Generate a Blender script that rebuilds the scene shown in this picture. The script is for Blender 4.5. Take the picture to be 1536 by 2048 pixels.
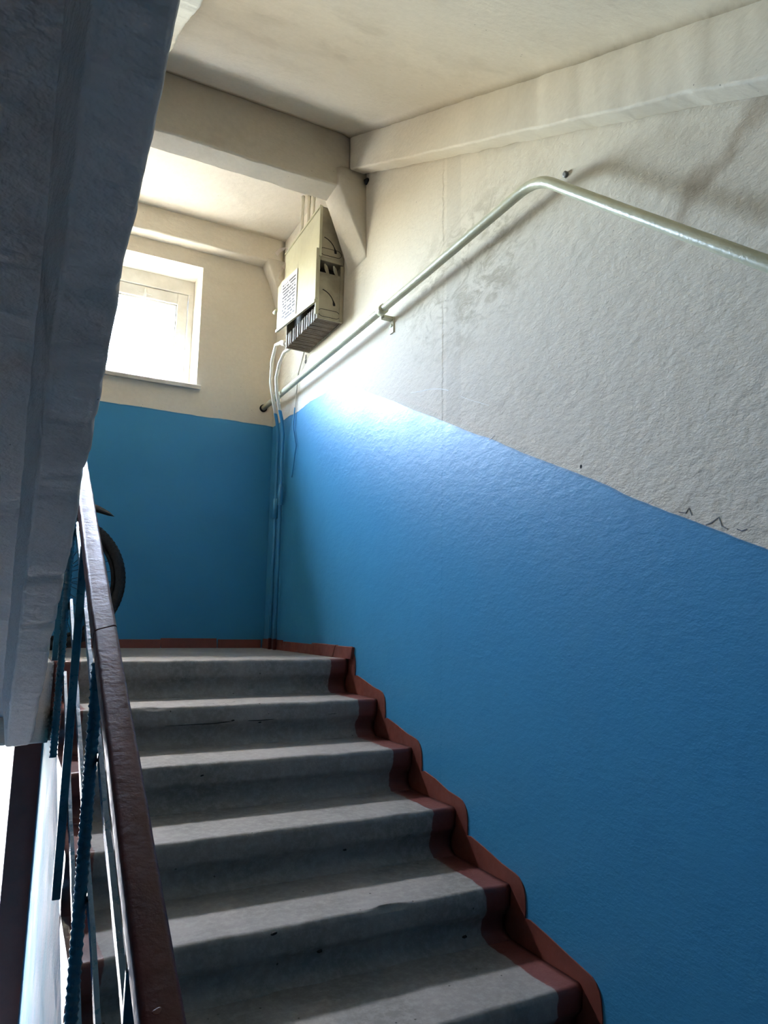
import bpy, bmesh, math, random
from mathutils import Vector, Matrix, noise

for o in list(bpy.data.objects):
    bpy.data.objects.remove(o, do_unlink=True)
SC = bpy.context.scene
COL = SC.collection
PI = math.pi

# ------------------------------------------------------------------ camera
FPX = 1426.48
right = Vector((0.88824967, -0.45904062, 0.0171533))
up = Vector((-0.085184, -0.12790835, 0.98812101))
fwd = Vector((0.45139363, 0.87915935, 0.15271747))
cam_d = bpy.data.cameras.new('camera')
cam_d.sensor_fit = 'HORIZONTAL'
cam_d.sensor_width = 36.0
cam_d.lens = 36.0 * FPX / 1536.0
cam_d.clip_start = 0.02
cam = bpy.data.objects.new('camera', cam_d)
COL.objects.link(cam)
M = Matrix((right, up, -fwd)).transposed().to_4x4()
M.translation = Vector((-1.39943, -3.04371, 0.16897))
cam.matrix_world = M
SC.camera = cam

# ------------------------------------------------------------------ sky and exposure
SKY_STRENGTH = 15.0
SUN_STRENGTH = 60.0
SUN_ELEV, SUN_AZ = math.radians(66), math.radians(-14)     # azimuth from +Y, the window side
world = bpy.data.worlds.new('daylight_sky')
SC.world = world
world.use_nodes = True
bgn = world.node_tree.nodes['Background']
sky = world.node_tree.nodes.new('ShaderNodeTexSky')
sky.sky_type = 'NISHITA'
sky.sun_disc = False
sky.sun_elevation = SUN_ELEV
sky.sun_rotation = SUN_AZ
sky.dust_density = 2.4
sky.air_density = 1.0
world.node_tree.links.new(sky.outputs[0], bgn.inputs['Color'])
bgn.inputs['Strength'].default_value = SKY_STRENGTH
sun_d = bpy.data.lights.new('sun', 'SUN')
sun_d.energy = SUN_STRENGTH
sun_d.angle = math.radians(0.5)
sun_d.color = (1.0, 0.94, 0.84)
sun = bpy.data.objects.new('sun', sun_d)
COL.objects.link(sun)
sun_dir = Vector((math.sin(SUN_AZ) * math.cos(SUN_ELEV), math.cos(SUN_AZ) * math.cos(SUN_ELEV), math.sin(SUN_ELEV)))
sun.rotation_euler = sun_dir.to_track_quat('Z', 'Y').to_euler()
sun.location = (-4, 12, 16)
SC.view_settings.view_transform = 'Standard'
SC.view_settings.look = 'None'
SC.view_settings.gamma = 1.0
SC.view_settings.use_curve_mapping = False
SC.view_settings.exposure = 0.8
try:
    SC.cycles.max_bounces = 7
    SC.cycles.diffuse_bounces = 6
    SC.cycles.glossy_bounces = 3
    SC.cycles.transparent_max_bounces = 6
    SC.cycles.use_adaptive_sampling = True
    SC.cycles.adaptive_threshold = 0.03
    SC.cycles.use_denoising = True
    SC.cycles.sample_clamp_indirect = 12.0
    SC.cycles.caustics_reflective = False
except Exception:
    pass


def portal(name, loc, sx, sz):
    # sampling portal in an opening of the back wall: adds no light of its own
    l = bpy.data.lights.new(name, 'AREA')
    l.shape = 'RECTANGLE'
    l.size = sx
    l.size_y = sz
    l.cycles.is_portal = True
    o = bpy.data.objects.new(name, l)
    COL.objects.link(o)
    o.location = loc
    o.rotation_euler = (-PI / 2, 0, 0)      # faces -Y, into the stairwell
    return o


# ------------------------------------------------------------------ main dimensions (metres)
YB = 1.281            # back wall
XL = -2.60            # left wall
YF = -5.20            # wall behind the camera
RISE, RUN = 0.15, 0.30
ZFLOOR = -1.35        # floor landing below the flight
ZENT = -2.40          # entrance floor
FLW = -1.22           # left end of the flight
WX0, WX1, WZ0, WZ1 = -2.00, -0.503, 1.60, 2.381    # window opening
DX0, DX1, DZ0, DZ1 = -2.24, -1.187, ZENT, -0.30    # entrance opening
portal('window_portal', ((WX0 + WX1) / 2, 1.66, (WZ0 + WZ1) / 2), WX1 - WX0, WZ1 - WZ0)
portal('door_portal', (-1.515, 1.67, (DZ0 - 0.46) / 2), 0.37, -0.46 - DZ0)


# ------------------------------------------------------------------ materials
def srgb(r, g, b):
    f = lambda c: c / 12.92 if c <= 0.04045 else ((c + 0.055) / 1.055) ** 2.4
    return (f(r / 255), f(g / 255), f(b / 255), 1)


class NT:
    """small node-building helper"""

    def __init__(self, name, rough=0.6, spec=0.4, metallic=0.0):
        self.m = bpy.data.materials.new(name)
        self.m.use_nodes = True
        self.t = self.m.node_tree
        self.b = self.t.nodes['Principled BSDF']
        self.b.inputs['Roughness'].default_value = rough
        self.b.inputs['Specular IOR Level'].default_value = spec
        self.b.inputs['Metallic'].default_value = metallic
        g = self.t.nodes.new('ShaderNodeNewGeometry')
        self.pos = g.outputs['Position']
        self.sep = None

    def set(self, sock, v):
        if isinstance(v, bpy.types.NodeSocket):
            self.t.links.new(v, sock)
        else:
            if hasattr(sock.default_value, '__len__') and not hasattr(v, '__len__'):
                v = (v, v, v)
            sock.default_value = v

    def xyz(self, i):
        if self.sep is None:
            n = self.t.nodes.new('ShaderNodeSeparateXYZ')
            self.t.links.new(self.pos, n.inputs[0])
            self.sep = n
        return self.sep.outputs[i]

    def math(self, op, a, b=None, c=None):
        n = self.t.nodes.new('ShaderNodeMath')
        n.operation = op
        self.set(n.inputs[0], a)
        if b is not None:
            self.set(n.inputs[1], b)
        if c is not None:
            self.set(n.inputs[2], c)
        return n.outputs[0]

    def scaled(self, s):
        n = self.t.nodes.new('ShaderNodeVectorMath')
        n.operation = 'MULTIPLY'
        self.t.links.new(self.pos, n.inputs[0])
        n.inputs[1].default_value = s
        return n.outputs[0]

    def noise(self, scale, detail=4, rough=0.55, stretch=None, dist=0.0):
        n = self.t.nodes.new('ShaderNodeTexNoise')
        self.t.links.new(self.scaled(stretch) if stretch else self.pos, n.inputs['Vector'])
        n.inputs['Scale'].default_value = scale
        n.inputs['Detail'].default_value = detail
        n.inputs['Roughness'].default_value = rough
        n.inputs['Distortion'].default_value = dist
        return n.outputs['Fac']

    def voronoi(self, scale, feature='F1', rand=1.0):
        n = self.t.nodes.new('ShaderNodeTexVoronoi')
        n.feature = feature
        self.t.links.new(self.pos, n.inputs['Vector'])
        n.inputs['Scale'].default_value = scale
        n.inputs['Randomness'].default_value = rand
        return n.outputs['Distance']

    def ramp(self, v, lo, hi, a=0.0, b=1.0):
        n = self.t.nodes.new('ShaderNodeMapRange')
        n.interpolation_type = 'SMOOTHSTEP'
        self.set(n.inputs['Value'], v)
        n.inputs['From Min'].default_value = lo
        n.inputs['From Max'].default_value = hi
        n.inputs['To Min'].default_value = a
        n.inputs['To Max'].default_value = b
        return n.outputs['Result']

    def mix(self, f, a, b, mode='MIX'):
        n = self.t.nodes.new('ShaderNodeMix')
        n.data_type = 'RGBA'
        n.blend_type = mode
        self.set(n.inputs['Factor'], f)
        self.set(n.inputs[6], a)
        self.set(n.inputs[7], b)
        return n.outputs[2]

    def color(self, c):
        self.set(self.b.inputs['Base Color'], c)

    def rough(self, c):
        self.set(self.b.inputs['Roughness'], c)

    def bump(self, h, strength=0.5, dist=0.01, prev=None):
        n = self.t.nodes.new('ShaderNodeBump')
        n.inputs['Strength'].default_value = strength
        n.inputs['Distance'].default_value = dist
        self.set(n.inputs['Height'], h)
        if prev is not None:
            self.t.links.new(prev, n.inputs['Normal'])
        self.t.links.new(n.outputs[0], self.b.inputs['Normal'])
        return n.outputs[0]


CREAM = srgb(218, 209, 192)
BLUE = srgb(62, 140, 184)
RED = srgb(116, 52, 44)


def plaster_nodes(k, base, dirt=srgb(150, 138, 116), dirt_amt=0.55):
    """whitewash colour with grubby patches and specks"""
    big = k.noise(0.9, 5, 0.6)
    mid = k.noise(5.0, 6, 0.65, dist=0.4)
    f = k.math('MULTIPLY', k.ramp(big, 0.46, 0.72), k.ramp(mid, 0.42, 0.75))
    c = k.mix(k.math('MULTIPLY', f, dirt_amt), base, dirt)
    fine = k.noise(55, 3, 0.6)
    c = k.mix(k.ramp(fine, 0.35, 0.65, 0.0, 0.10), c, srgb(180, 170, 154))
    specks = k.ramp(k.voronoi(24), 0.03, 0.055, 1.0, 0.0)
    sp = k.math('MULTIPLY', specks, k.ramp(k.noise(3.1, 2), 0.52, 0.6))
    return k.mix(k.math('MULTIPLY', sp, 0.7), c, srgb(70, 64, 56))


def plaster_bump(k, strength=0.5):
    s = k.noise(16, 4, 0.66, stretch=(1, 1, 2.0))
    return k.bump(s, strength, 0.012)


def wall_material(name, line, base=CREAM, dirt=0.55, extra=None, strength=0.45, joint=False):
    """whitewash above a painted dado; line(k) gives the height of the paint edge"""
    k = NT(name, 0.75, 0.28)
    h = line(k)
    h = k.math('ADD', h, k.math('MULTIPLY', k.math('SUBTRACT', k.noise(3.0, 3), 0.5), 0.035))
    d = k.math('SUBTRACT', k.xyz(2), h)
    paint = k.ramp(d, -0.002, 0.002, 1.0, 0.0)
    white = plaster_nodes(k, base, dirt_amt=dirt)
    if extra:
        white = extra(k, white)
    rub = k.noise(2.2, 6, 0.65)
    blue = k.mix(k.ramp(rub, 0.4, 0.7, 0.0, 0.35), BLUE, srgb(56, 130, 172))
    blue = k.mix(k.ramp(k.noise(26, 4, 0.7, stretch=(1, 1, 0.35)), 0.62, 0.76, 0, 0.25), blue, srgb(84, 136, 166))
    rim = k.math('MULTIPLY', paint, k.ramp(d, -0.010, -0.004, 0.0, 0.35))
    blue = k.mix(rim, blue, srgb(28, 84, 116))
    k.color(k.mix(paint, white, blue))
    k.rough(k.math('SUBTRACT', 0.82, k.math('MULTIPLY', paint, k.ramp(rub, 0.3, 0.7, 0.42, 0.34))))
    # relief: rough whitewash, smoother paint film with a small step at its edge
    hh = k.noise(18, 4, 0.68, stretch=(1, 1, 1.8))
    if joint:
        hh = k.math('ADD', hh, k.ramp(k.math('ADD', k.xyz(1), k.math('MULTIPLY', hh, 0.03)), -0.785, -0.770, 0.0, 0.28))
    n_ = k.bump(hh, strength, 0.011).node
    k.set(n_.inputs['Strength'], k.math('MULTIPLY', k.math('SUBTRACT', 1.0, k.math('MULTIPLY', paint, 0.68)), strength))
    return k


def right_line(k):
    y = k.xyz(1)
    sl = k.math('ADD', k.math('MULTIPLY', y, 0.463), 1.300)
    top = k.math('ADD', k.math('MULTIPLY', y, 0.020), 1.380)
    n = k.t.nodes.new('ShaderNodeMath')
    n.operation = 'SMOOTH_MIN'
    k.set(n.inputs[0], sl)
    k.set(n.inputs[1], top)
    n.inputs[2].default_value = 0.03
    return n.outputs[0]


def right_extra(k, white):
    y, z = k.xyz(1), k.xyz(2)
    # brown water streak running up the wall near the bend of the pipe
    ln = k.math('ADD', k.math('MULTIPLY', k.math('ADD', y, 1.90), -0.55), 1.19)
    w = k.math('MULTIPLY', k.math('SUBTRACT', k.noise(7, 4), 0.5), 0.22)
    dd = k.math('ABSOLUTE', k.math('SUBTRACT', k.math('SUBTRACT', z, ln), w))
    f = k.math('MULTIPLY', k.ramp(dd, 0.0, 0.06, 0.45, 0.0), k.ramp(y, -1.86, -1.92))
    white = k.mix(f, white, srgb(128, 104, 72))
    # scuffed grubby field in the middle of the wall
    r = k.math('ADD', k.math('POWER', k.math('MULTIPLY', k.math('ADD', y, 0.95), 1.5), 2),
               k.math('POWER', k.math('MULTIPLY', k.math('SUBTRACT', z, 1.45), 2.4), 2))
    g = k.math('MULTIPLY', k.ramp(r, 0.05, 0.75, 1.0, 0.0), k.ramp(k.noise(8, 6, 0.7, stretch=(1, 1, 1.8), dist=1.5), 0.42, 0.66))
    white = k.mix(k.math('MULTIPLY', g, 0.55), white, srgb(140, 126, 96))
    # paler repaired band beside the panel joint
    band = k.math('MULTIPLY', k.ramp(y, -0.925, -0.915), k.ramp(y, -0.825, -0.815, 1.0, 0.0))
    white = k.mix(k.math('MULTIPLY', band, 0.22), white, srgb(176, 170, 158))
    # drilled hole, its dark inside painted as a spot
    hy = k.math('MULTIPLY', k.math('ADD', y, 1.537), 1.3)
    hz = k.math('SUBTRACT', z, 0.615)
    hd = k.math('SQRT', k.math('ADD', k.math('MULTIPLY', hy, hy), k.math('MULTIPLY', hz, hz)))
    return k.mix(k.ramp(hd, 0.005, 0.007, 1.0, 0.0), white, srgb(18, 16, 14))


WALL_R = wall_material('whitewash_over_blue_dado', right_line, extra=right_extra, strength=0.55, joint=True).m
WALL_B = wall_material('whitewash_over_blue_dado_back', lambda k: k.math('ADD', 1.41, 0.0), dirt=0.25, strength=0.3).m
WALL_O = wall_material('whitewash_over_blue_dado_floor', lambda k: k.math('ADD', 0.15, 0.0), dirt=0.3, strength=0.3).m

k = NT('whitewashed_plaster', 0.85, 0.3)
k.color(plaster_nodes(k, CREAM, dirt_amt=0.4))
plaster_bump(k, 0.28)
PLASTER = k.m

k = NT('grey_whitewash_rough', 0.8, 0.35)
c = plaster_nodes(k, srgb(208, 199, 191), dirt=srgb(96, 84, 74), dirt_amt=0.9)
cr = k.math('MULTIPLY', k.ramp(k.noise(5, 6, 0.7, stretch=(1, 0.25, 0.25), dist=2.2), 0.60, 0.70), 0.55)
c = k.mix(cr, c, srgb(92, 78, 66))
k.color(c)
plaster_bump(k, 0.75)
SOFFIT = k.m

k = NT('concrete_step', 0.62, 0.45)
n1 = k.noise(3.2, 6, 0.65)
n2 = k.noise(40, 5, 0.7)
c = k.mix(k.ramp(n1, 0.3, 0.7), srgb(148, 143, 139), srgb(118, 116, 112))
c = k.mix(k.ramp(n2, 0.40, 0.68, 0, 0.55), c, srgb(164, 160, 155))
pit = k.math('MULTIPLY', k.ramp(k.voronoi(22), 0.05, 0.09, 1.0, 0.0), k.ramp(k.noise(6, 2), 0.50, 0.56))
c = k.mix(k.math('MULTIPLY', pit, 0.85), c, srgb(36, 34, 32))
wht = k.math('MULTIPLY', k.ramp(k.voronoi(37), 0.03, 0.05, 1.0, 0.0), k.ramp(k.noise(5, 2), 0.58, 0.62))
c = k.mix(k.math('MULTIPLY', wht, 0.8), c, srgb(205, 203, 198))
wob = k.math('MULTIPLY', k.math('SUBTRACT', k.noise(11, 4), 0.5), 0.035)
xx = k.math('ADD', k.xyz(0), wob)
redm = k.math('MAXIMUM', k.ramp(xx, -0.094, -0.090), k.ramp(xx, -1.152, -1.148, 1.0, 0.0))
redm = k.math('MULTIPLY', redm, k.ramp(k.xyz(1), 0.05, 0.06, 1.0, 0.0))
redc = k.mix(k.ramp(n1, 0.35, 0.7), srgb(118, 70, 66), srgb(98, 54, 50))
k.color(k.mix(redm, c, redc))
k.rough(k.math('SUBTRACT', 0.60, k.math('MULTIPLY', redm, 0.22)))
h = k.math('ADD', k.math('MULTIPLY', n2, 0.5), k.math('MULTIPLY', k.noise(12, 4), 1.0))
h = k.math('SUBTRACT', h, k.math('MULTIPLY', pit, 0.8))
k.bump(h, 0.5, 0.006)
STEP = k.m


def painted(name, col, col2, rough=0.35, bump=0.25, scale=30, spec=0.5):
    k = NT(name, rough, spec)
    n = k.noise(6, 5, 0.6)
    k.color(k.mix(k.ramp(n, 0.35, 0.7), col, col2))
    n3 = k.noise(scale, 4, 0.6)
    k.rough(k.ramp(n3, 0.3, 0.7, rough * 0.85, rough * 1.25))
    k.bump(n3, bump, 0.004)
    return k.m


RED_TRIM = painted('red_brown_skirting_paint', srgb(122, 66, 54), srgb(102, 52, 44), 0.45)
JAMB = painted('brown_door_frame_paint', srgb(92, 44, 40), srgb(74, 36, 34), 0.38)
TEAL = painted('teal_railing_paint', srgb(26, 92, 116), srgb(20, 76, 98), 0.30, 0.35, 60)
BOXP = painted('ivory_cabinet_enamel', srgb(204, 200, 170), srgb(192, 188, 160), 0.42, 0.08)
BOXS = painted('grubby_cabinet_enamel', srgb(182, 174, 152), srgb(142, 134, 114), 0.5, 0.2)
FINM = painted('dusty_brown_sheet_edges', srgb(116, 98, 78), srgb(84, 70, 56), 0.6, 0.2)
PIPEM = painted('cream_pipe_paint', srgb(204, 200, 170), srgb(184, 182, 154), 0.34, 0.35, 70)
WINW = painted('white_window_paint', srgb(208, 206, 198), srgb(190, 187, 177), 0.4, 0.3, 40)
BLACK = painted('black_rubber', srgb(26, 26, 27), srgb(18, 18, 19), 0.6, 0.3, 90)
DARK = painted('dark_void_metal', srgb(22, 20, 18), srgb(14, 13, 12), 0.7)
STEEL = painted('dull_steel', srgb(120, 118, 112), srgb(96, 94, 90), 0.4)
BIKEP = painted('dark_bicycle_paint', srgb(24, 34, 44), srgb(18, 26, 34), 0.3, 0.05)
PAPERW = painted('torn_tape', srgb(226, 216, 205), srgb(212, 200, 190), 0.7)
MARK = painted('pencil_mark', srgb(120, 118, 118), srgb(108, 106, 106), 0.8)
CHALK = painted('white_scratch', srgb(236, 234, 228), srgb(224, 222, 216), 0.8)
GROUND = painted('pale_outdoor_paving', srgb(126, 122, 114), srgb(112, 108, 102), 0.85)
FLOORM = painted('grey_floor_concrete', srgb(150, 147, 142), srgb(130, 128, 124), 0.6, 0.4, 40)

# gloss teal paint of the side wall below the stairs
k = NT('gloss_teal_wall_paint', 0.5, 0.22)
n = k.noise(4, 5, 0.6)
k.color(k.mix(k.ramp(n, 0.3, 0.7), srgb(34, 104, 128), srgb(44, 118, 142)))
hb = k.math('ADD', k.math('MULTIPLY', k.noise(14, 5, 0.65, stretch=(1, 1, 0.3)), 1.0), k.math('MULTIPLY', k.noise(110, 3, 0.6), 0.25))
k.rough(k.ramp(n, 0.3, 0.7, 0.58, 0.72))
k.bump(hb, 0.9, 0.010)
SIDE = k.m

# handrail: glossy brown paint, blistered and worn
k = NT('blistered_brown_handrail_paint', 0.26, 0.20)
n = k.noise(7, 5, 0.65)
c = k.mix(k.ramp(n, 0.3, 0.7), srgb(84, 40, 38), srgb(68, 32, 32))
fl = k.math('MULTIPLY', k.ramp(k.noise(17, 3, 0.6), 0.70, 0.715), k.ramp(k.noise(2.2, 1), 0.52, 0.58))
c = k.mix(k.math('MULTIPLY', fl, 0.3), c, srgb(130, 90, 80))
k.color(c)
k.rough(k.ramp(k.noise(40, 3), 0.3, 0.7, 0.30, 0.44))
h = k.math('ADD', k.math('MULTIPLY', k.noise(60, 4, 0.6), 0.7), k.math('MULTIPLY', fl, 0.5))
k.bump(h, 0.3, 0.005)
HANDR = k.m

# conduit paint: cream above the dado line, blue below, red at the floor
k = NT('conduit_paint_in_wall_colours', 0.4, 0.45)
zz = k.math('ADD', k.xyz(2), k.math('MULTIPLY', k.math('SUBTRACT', k.noise(8, 2), 0.5), 0.03))
c = k.mix(k.ramp(zz, 1.415, 1.420), BLUE, srgb(220, 214, 198))
c = k.mix(k.ramp(zz, 0.058, 0.066, 1.0, 0.0), c, srgb(92, 38, 32))
k.color(c)
k.bump(k.noise(90, 3), 0.25, 0.003)
CONDUIT = k.m

# window glass: clear pane, straight-through light plus surface reflection
gm = bpy.data.materials.new('clear_window_glass')
gm.use_nodes = True
t = gm.node_tree
for nn in list(t.nodes):
    t.nodes.remove(nn)
out = t.nodes.new('ShaderNodeOutputMaterial')
tr = t.nodes.new('ShaderNodeBsdfTransparent')
tr.inputs[0].default_value = (0.93, 0.95, 0.95, 1)
gl = t.nodes.new('ShaderNodeBsdfGlossy')
gl.inputs['Roughness'].default_value = 0.03
fr = t.nodes.new('ShaderNodeFresnel')
gg = t.nodes.new('ShaderNodeNewGeometry')
mr = t.nodes.new('ShaderNodeMapRange')          # same reflectance on the front and the back of the pane
mr.inputs['To Min'].default_value = 1.45
mr.inputs['To Max'].default_value = 1 / 1.45
t.links.new(gg.outputs['Backfacing'], mr.inputs['Value'])
t.links.new(mr.outputs['Result'], fr.inputs[0])
mx = t.nodes.new('ShaderNodeMixShader')
t.links.new(fr.outputs[0], mx.inputs[0])
t.links.new(tr.outputs[0], mx.inputs[1])
t.links.new(gl.outputs[0], mx.inputs[2])
t.links.new(mx.outputs[0], out.inputs[0])
GLASS = gm

# typed notice: rows of dark strokes on white paper (object space: x along the rows, z up)
k = NT('typed_paper_notice', 0.7, 0.3)
tc = k.t.nodes.new('ShaderNodeTexCoord')
sp = k.t.nodes.new('ShaderNodeSeparateXYZ')
k.t.links.new(tc.outputs['Object'], sp.inputs[0])
px, pz = sp.outputs[1], sp.outputs[2]
row = k.math('FRACT', k.math('MULTIPLY', pz, 54.0))
rowid = k.math('FLOOR', k.math('MULTIPLY', pz, 54.0))
inrow = k.math('MULTIPLY', k.math('GREATER_THAN', row, 0.25), k.math('LESS_THAN', row, 0.78))
wn = k.t.nodes.new('ShaderNodeTexWhiteNoise')
wn.noise_dimensions = '2D'
cv = k.t.nodes.new('ShaderNodeCombineXYZ')
k.set(cv.inputs[0], k.math('FLOOR', k.math('MULTIPLY', px, 120.0)))
k.set(cv.inputs[1], rowid)
k.t.links.new(cv.outputs[0], wn.inputs['Vector'])
ink = k.math('MULTIPLY', inrow, k.math('GREATER_THAN', wn.outputs['Value'], 0.22))
lim = k.math('MULTIPLY', k.math('LESS_THAN', k.math('ABSOLUTE', px), 0.088), k.math('LESS_THAN', k.math('ABSOLUTE', pz), 0.112))
k.color(k.mix(k.math('MULTIPLY', k.math('MULTIPLY', ink, lim), 0.95), srgb(224, 218, 222), srgb(30, 30, 48)))
NOTICE = k.m


# ------------------------------------------------------------------ mesh helpers
def link(name, me, mat=None, parent=None):
    o = bpy.data.objects.new(name, me)
    COL.objects.link(o)
    if mat is not None and not me.materials:
        me.materials.append(mat)
    if parent is not None:
        o.parent = parent
    return o


class MB:
    def __init__(self):
        self.v, self.f, self.sm = [], [], []

    def add(self, vs, fs, smooth=False):
        b = len(self.v)
        self.v += [tuple(p) for p in vs]
        self.f += [[b + i for i in q] for q in fs]
        self.sm += [smooth] * len(fs)
        return self

    def box(self, a, b):
        x0, y0, z0 = (min(a[i], b[i]) for i in range(3))
        x1, y1, z1 = (max(a[i], b[i]) for i in range(3))
        return self.add([(x0, y0, z0), (x1, y0, z0), (x1, y1, z0), (x0, y1, z0), (x0, y0, z1), (x1, y0, z1), (x1, y1, z1), (x0, y1, z1)],
                        [(0, 3, 2, 1), (4, 5, 6, 7), (0, 1, 5, 4), (1, 2, 6, 5), (2, 3, 7, 6), (3, 0, 4, 7)])

    def hexa(self, p):
        # 8 corners: bottom loop 0-3, top loop 4-7
        return self.add(p, [(0, 3, 2, 1), (4, 5, 6, 7), (0, 1, 5, 4), (1, 2, 6, 5), (2, 3, 7, 6), (3, 0, 4, 7)])

    def loft(self, rings, closed=True, cap=True, smooth=False):
        b = len(self.v)
        n = len(rings[0])
        vs = [p for r in rings for p in r]
        fs = []
        for i in range(len(rings) - 1):
            for j in range(n if closed else n - 1):
                j2 = (j + 1) % n
                fs.append((i * n + j, i * n + j2, (i + 1) * n + j2, (i + 1) * n + j))
        self.add(vs, fs, smooth)
        if cap:
            self.f.append([b + j for j in reversed(range(n))])
            self.f.append([b + (len(rings) - 1) * n + j for j in range(n)])
            self.sm += [False, False]
        return self

    def tube(self, path, r, n=12, smooth=True):
        path = [Vector(p) for p in path]
        rs = r if hasattr(r, '__len__') else [r] * len(path)
        rings = []
        ref = None
        for i, p in enumerate(path):
            d = (path[min(i + 1, len(path) - 1)] - path[max(i - 1, 0)]).normalized()
            if ref is None:
                ref = d.orthogonal().normalized()
            ref = (ref - d * ref.dot(d)).normalized()
            bi = d.cross(ref)
            rings.append([p + (ref * math.cos(2 * PI * j / n) + bi * math.sin(2 * PI * j / n)) * rs[i] for j in range(n)])
        return self.loft(rings, True, True, smooth)

    def torus(self, c, ax_u, ax_v, R, r, n=48, m=10):
        c, u, w = Vector(c), Vector(ax_u), Vector(ax_v)
        nn = u.cross(w)
        vs, fs = [], []
        for i in range(n):
            d = u * math.cos(2 * PI * i / n) + w * math.sin(2 * PI * i / n)
            for j in range(m):
                a = 2 * PI * j / m
                vs.append(c + d * (R + r * math.cos(a)) + nn * (r * math.sin(a)))
        for i in range(n):
            for j in range(m):
                fs.append((i * m + j, ((i + 1) % n) * m + j, ((i + 1) % n) * m + (j + 1) % m, i * m + (j + 1) % m))
        return self.add(vs, fs, True)

    def build(self, name, mat, parent=None, fix=True):
        me = bpy.data.meshes.new(name)
        me.from_pydata(self.v, [], self.f)
        me.polygons.foreach_set('use_smooth', self.sm)
        if fix:
            bm = bmesh.new()
            bm.from_mesh(me)
            bmesh.ops.recalc_face_normals(bm, faces=bm.faces)
            bm.to_mesh(me)
            bm.free()
        me.update()
        return link(name, me, mat, parent)


def weighted(o):
    m = o.modifiers.new('normals', 'WEIGHTED_NORMAL')
    m.weight = 80
    return o


def flat_shade_sharp(o, ang=40):
    return weighted(o)


def bevel(o, w, seg=2):
    m = o.modifiers.new('bevel', 'BEVEL')
    m.width = w
    m.segments = seg
    m.limit_method = 'ANGLE'
    m.angle_limit = math.radians(35)
    return o


def tag(o, label=None, cat=None, group=None, kind=None):
    if label:
        o['label'] = label
    if cat:
        o['category'] = cat
    if group:
        o['group'] = group
    if kind:
        o['kind'] = kind
    return o


def empty(name, loc=(0, 0, 0)):
    o = bpy.data.objects.new(name, None)
    COL.objects.link(o)
    o.location = loc
    return o


def rnd(p, s, a):
    """smooth jitter vector"""
    v = noise.noise_vector(Vector(p) * s)
    return v * a


def arc(cx, cz, r, a0, a1, n):
    return [(cx + r * math.cos(math.radians(a0 + (a1 - a0) * i / n)), cz + r * math.sin(math.radians(a0 + (a1 - a0) * i / n))) for i in range(n + 1)]


# ------------------------------------------------------------------ the setting: walls, floors
def rects_wall(xs, zs, holes, y0, y1):
    """slab in x,z with rectangular holes, one clean mesh"""
    b = MB()
    nx, nz = len(xs) - 1, len(zs) - 1

    def solid(i, j):
        if i < 0 or j < 0 or i >= nx or j >= nz:
            return False
        cx, cz = (xs[i] + xs[i + 1]) / 2, (zs[j] + zs[j + 1]) / 2
        return not any(h[0] < cx < h[1] and h[2] < cz < h[3] for h in holes)
    for i in range(nx):
        for j in range(nz):
            if not solid(i, j):
                continue
            x0, x1, z0, z1 = xs[i], xs[i + 1], zs[j], zs[j + 1]
            b.add([(x0, y0, z0), (x1, y0, z0), (x1, y0, z1), (x0, y0, z1)], [(0, 1, 2, 3)])
            b.add([(x0, y1, z0), (x1, y1, z0), (x1, y1, z1), (x0, y1, z1)], [(3, 2, 1, 0)])
            if not solid(i - 1, j):
                b.add([(x0, y0, z0), (x0, y1, z0), (x0, y1, z1), (x0, y0, z1)], [(3, 2, 1, 0)])
            if not solid(i + 1, j):
                b.add([(x1, y0, z0), (x1, y1, z0), (x1, y1, z1), (x1, y0, z1)], [(0, 1, 2, 3)])
            if not solid(i, j - 1):
                b.add([(x0, y0, z0), (x0, y1, z0), (x1, y1, z0), (x1, y0, z0)], [(3, 2, 1, 0)])
            if not solid(i, j + 1):
                b.add([(x0, y0, z1), (x0, y1, z1), (x1, y1, z1), (x1, y0, z1)], [(0, 1, 2, 3)])
    return b


ZTOP = 4.05
tag(MB().box((0, YF - 0.2, ZENT - 0.2), (0.25, 1.68, ZTOP + 0.2)).build('wall_right', WALL_R),
    'whitewashed stairwell wall with sloping blue dado beside the steps', kind='structure')
xs = sorted({XL - 0.25, 0.0, WX0, WX1, DX0, DX1})
zs = sorted({ZENT - 0.2, ZTOP + 0.2, WZ0, WZ1, DZ0, DZ1})
tag(rects_wall(xs, zs, [(WX0, WX1, WZ0, WZ1), (DX0, DX1, DZ0, DZ1)], YB, 1.68).build('wall_back', WALL_B, fix=False),
    'end wall of the landing with window above blue dado', kind='structure')
tag(MB().box((XL - 0.25, YF - 0.2, ZENT - 0.2), (XL, YB, ZTOP + 0.2)).build('wall_left', WALL_O), 'far side wall of the stairwell', kind='structure')
tag(MB().box((XL, YF - 0.25, ZENT - 0.2), (0, YF, ZTOP + 0.2)).build('wall_front', WALL_O), 'wall of the floor landing opposite the window', kind='structure')
tag(MB().box((XL, YF, ZTOP), (0, YB, ZTOP + 0.2)).build('ceiling', PLASTER), 'whitewashed ceiling at the top of the stairwell', kind='structure')
tag(MB().box((XL, YF, ZFLOOR - 0.16), (0, -2.70, ZFLOOR)).build('floor', FLOORM), 'concrete floor of the lower landing', kind='structure')
tag(MB().box((XL, -2.70, ZENT - 0.2), (-1.20, YB, ZENT)).build('floor_entrance', FLOORM), 'concrete floor inside the entrance', kind='structure')
tag(MB().box((-14, 1.68, ZENT - 0.4), (14, 24, ZENT - 0.1)).build('ground', GROUND), 'pale paving outside the entrance', kind='structure')
tag(MB().box((XL, YF, 1.24), (0, -2.80, 1.40)).build('ceiling_floor_slab', PLASTER), 'slab of the next floor landing above', kind='structure')
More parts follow.
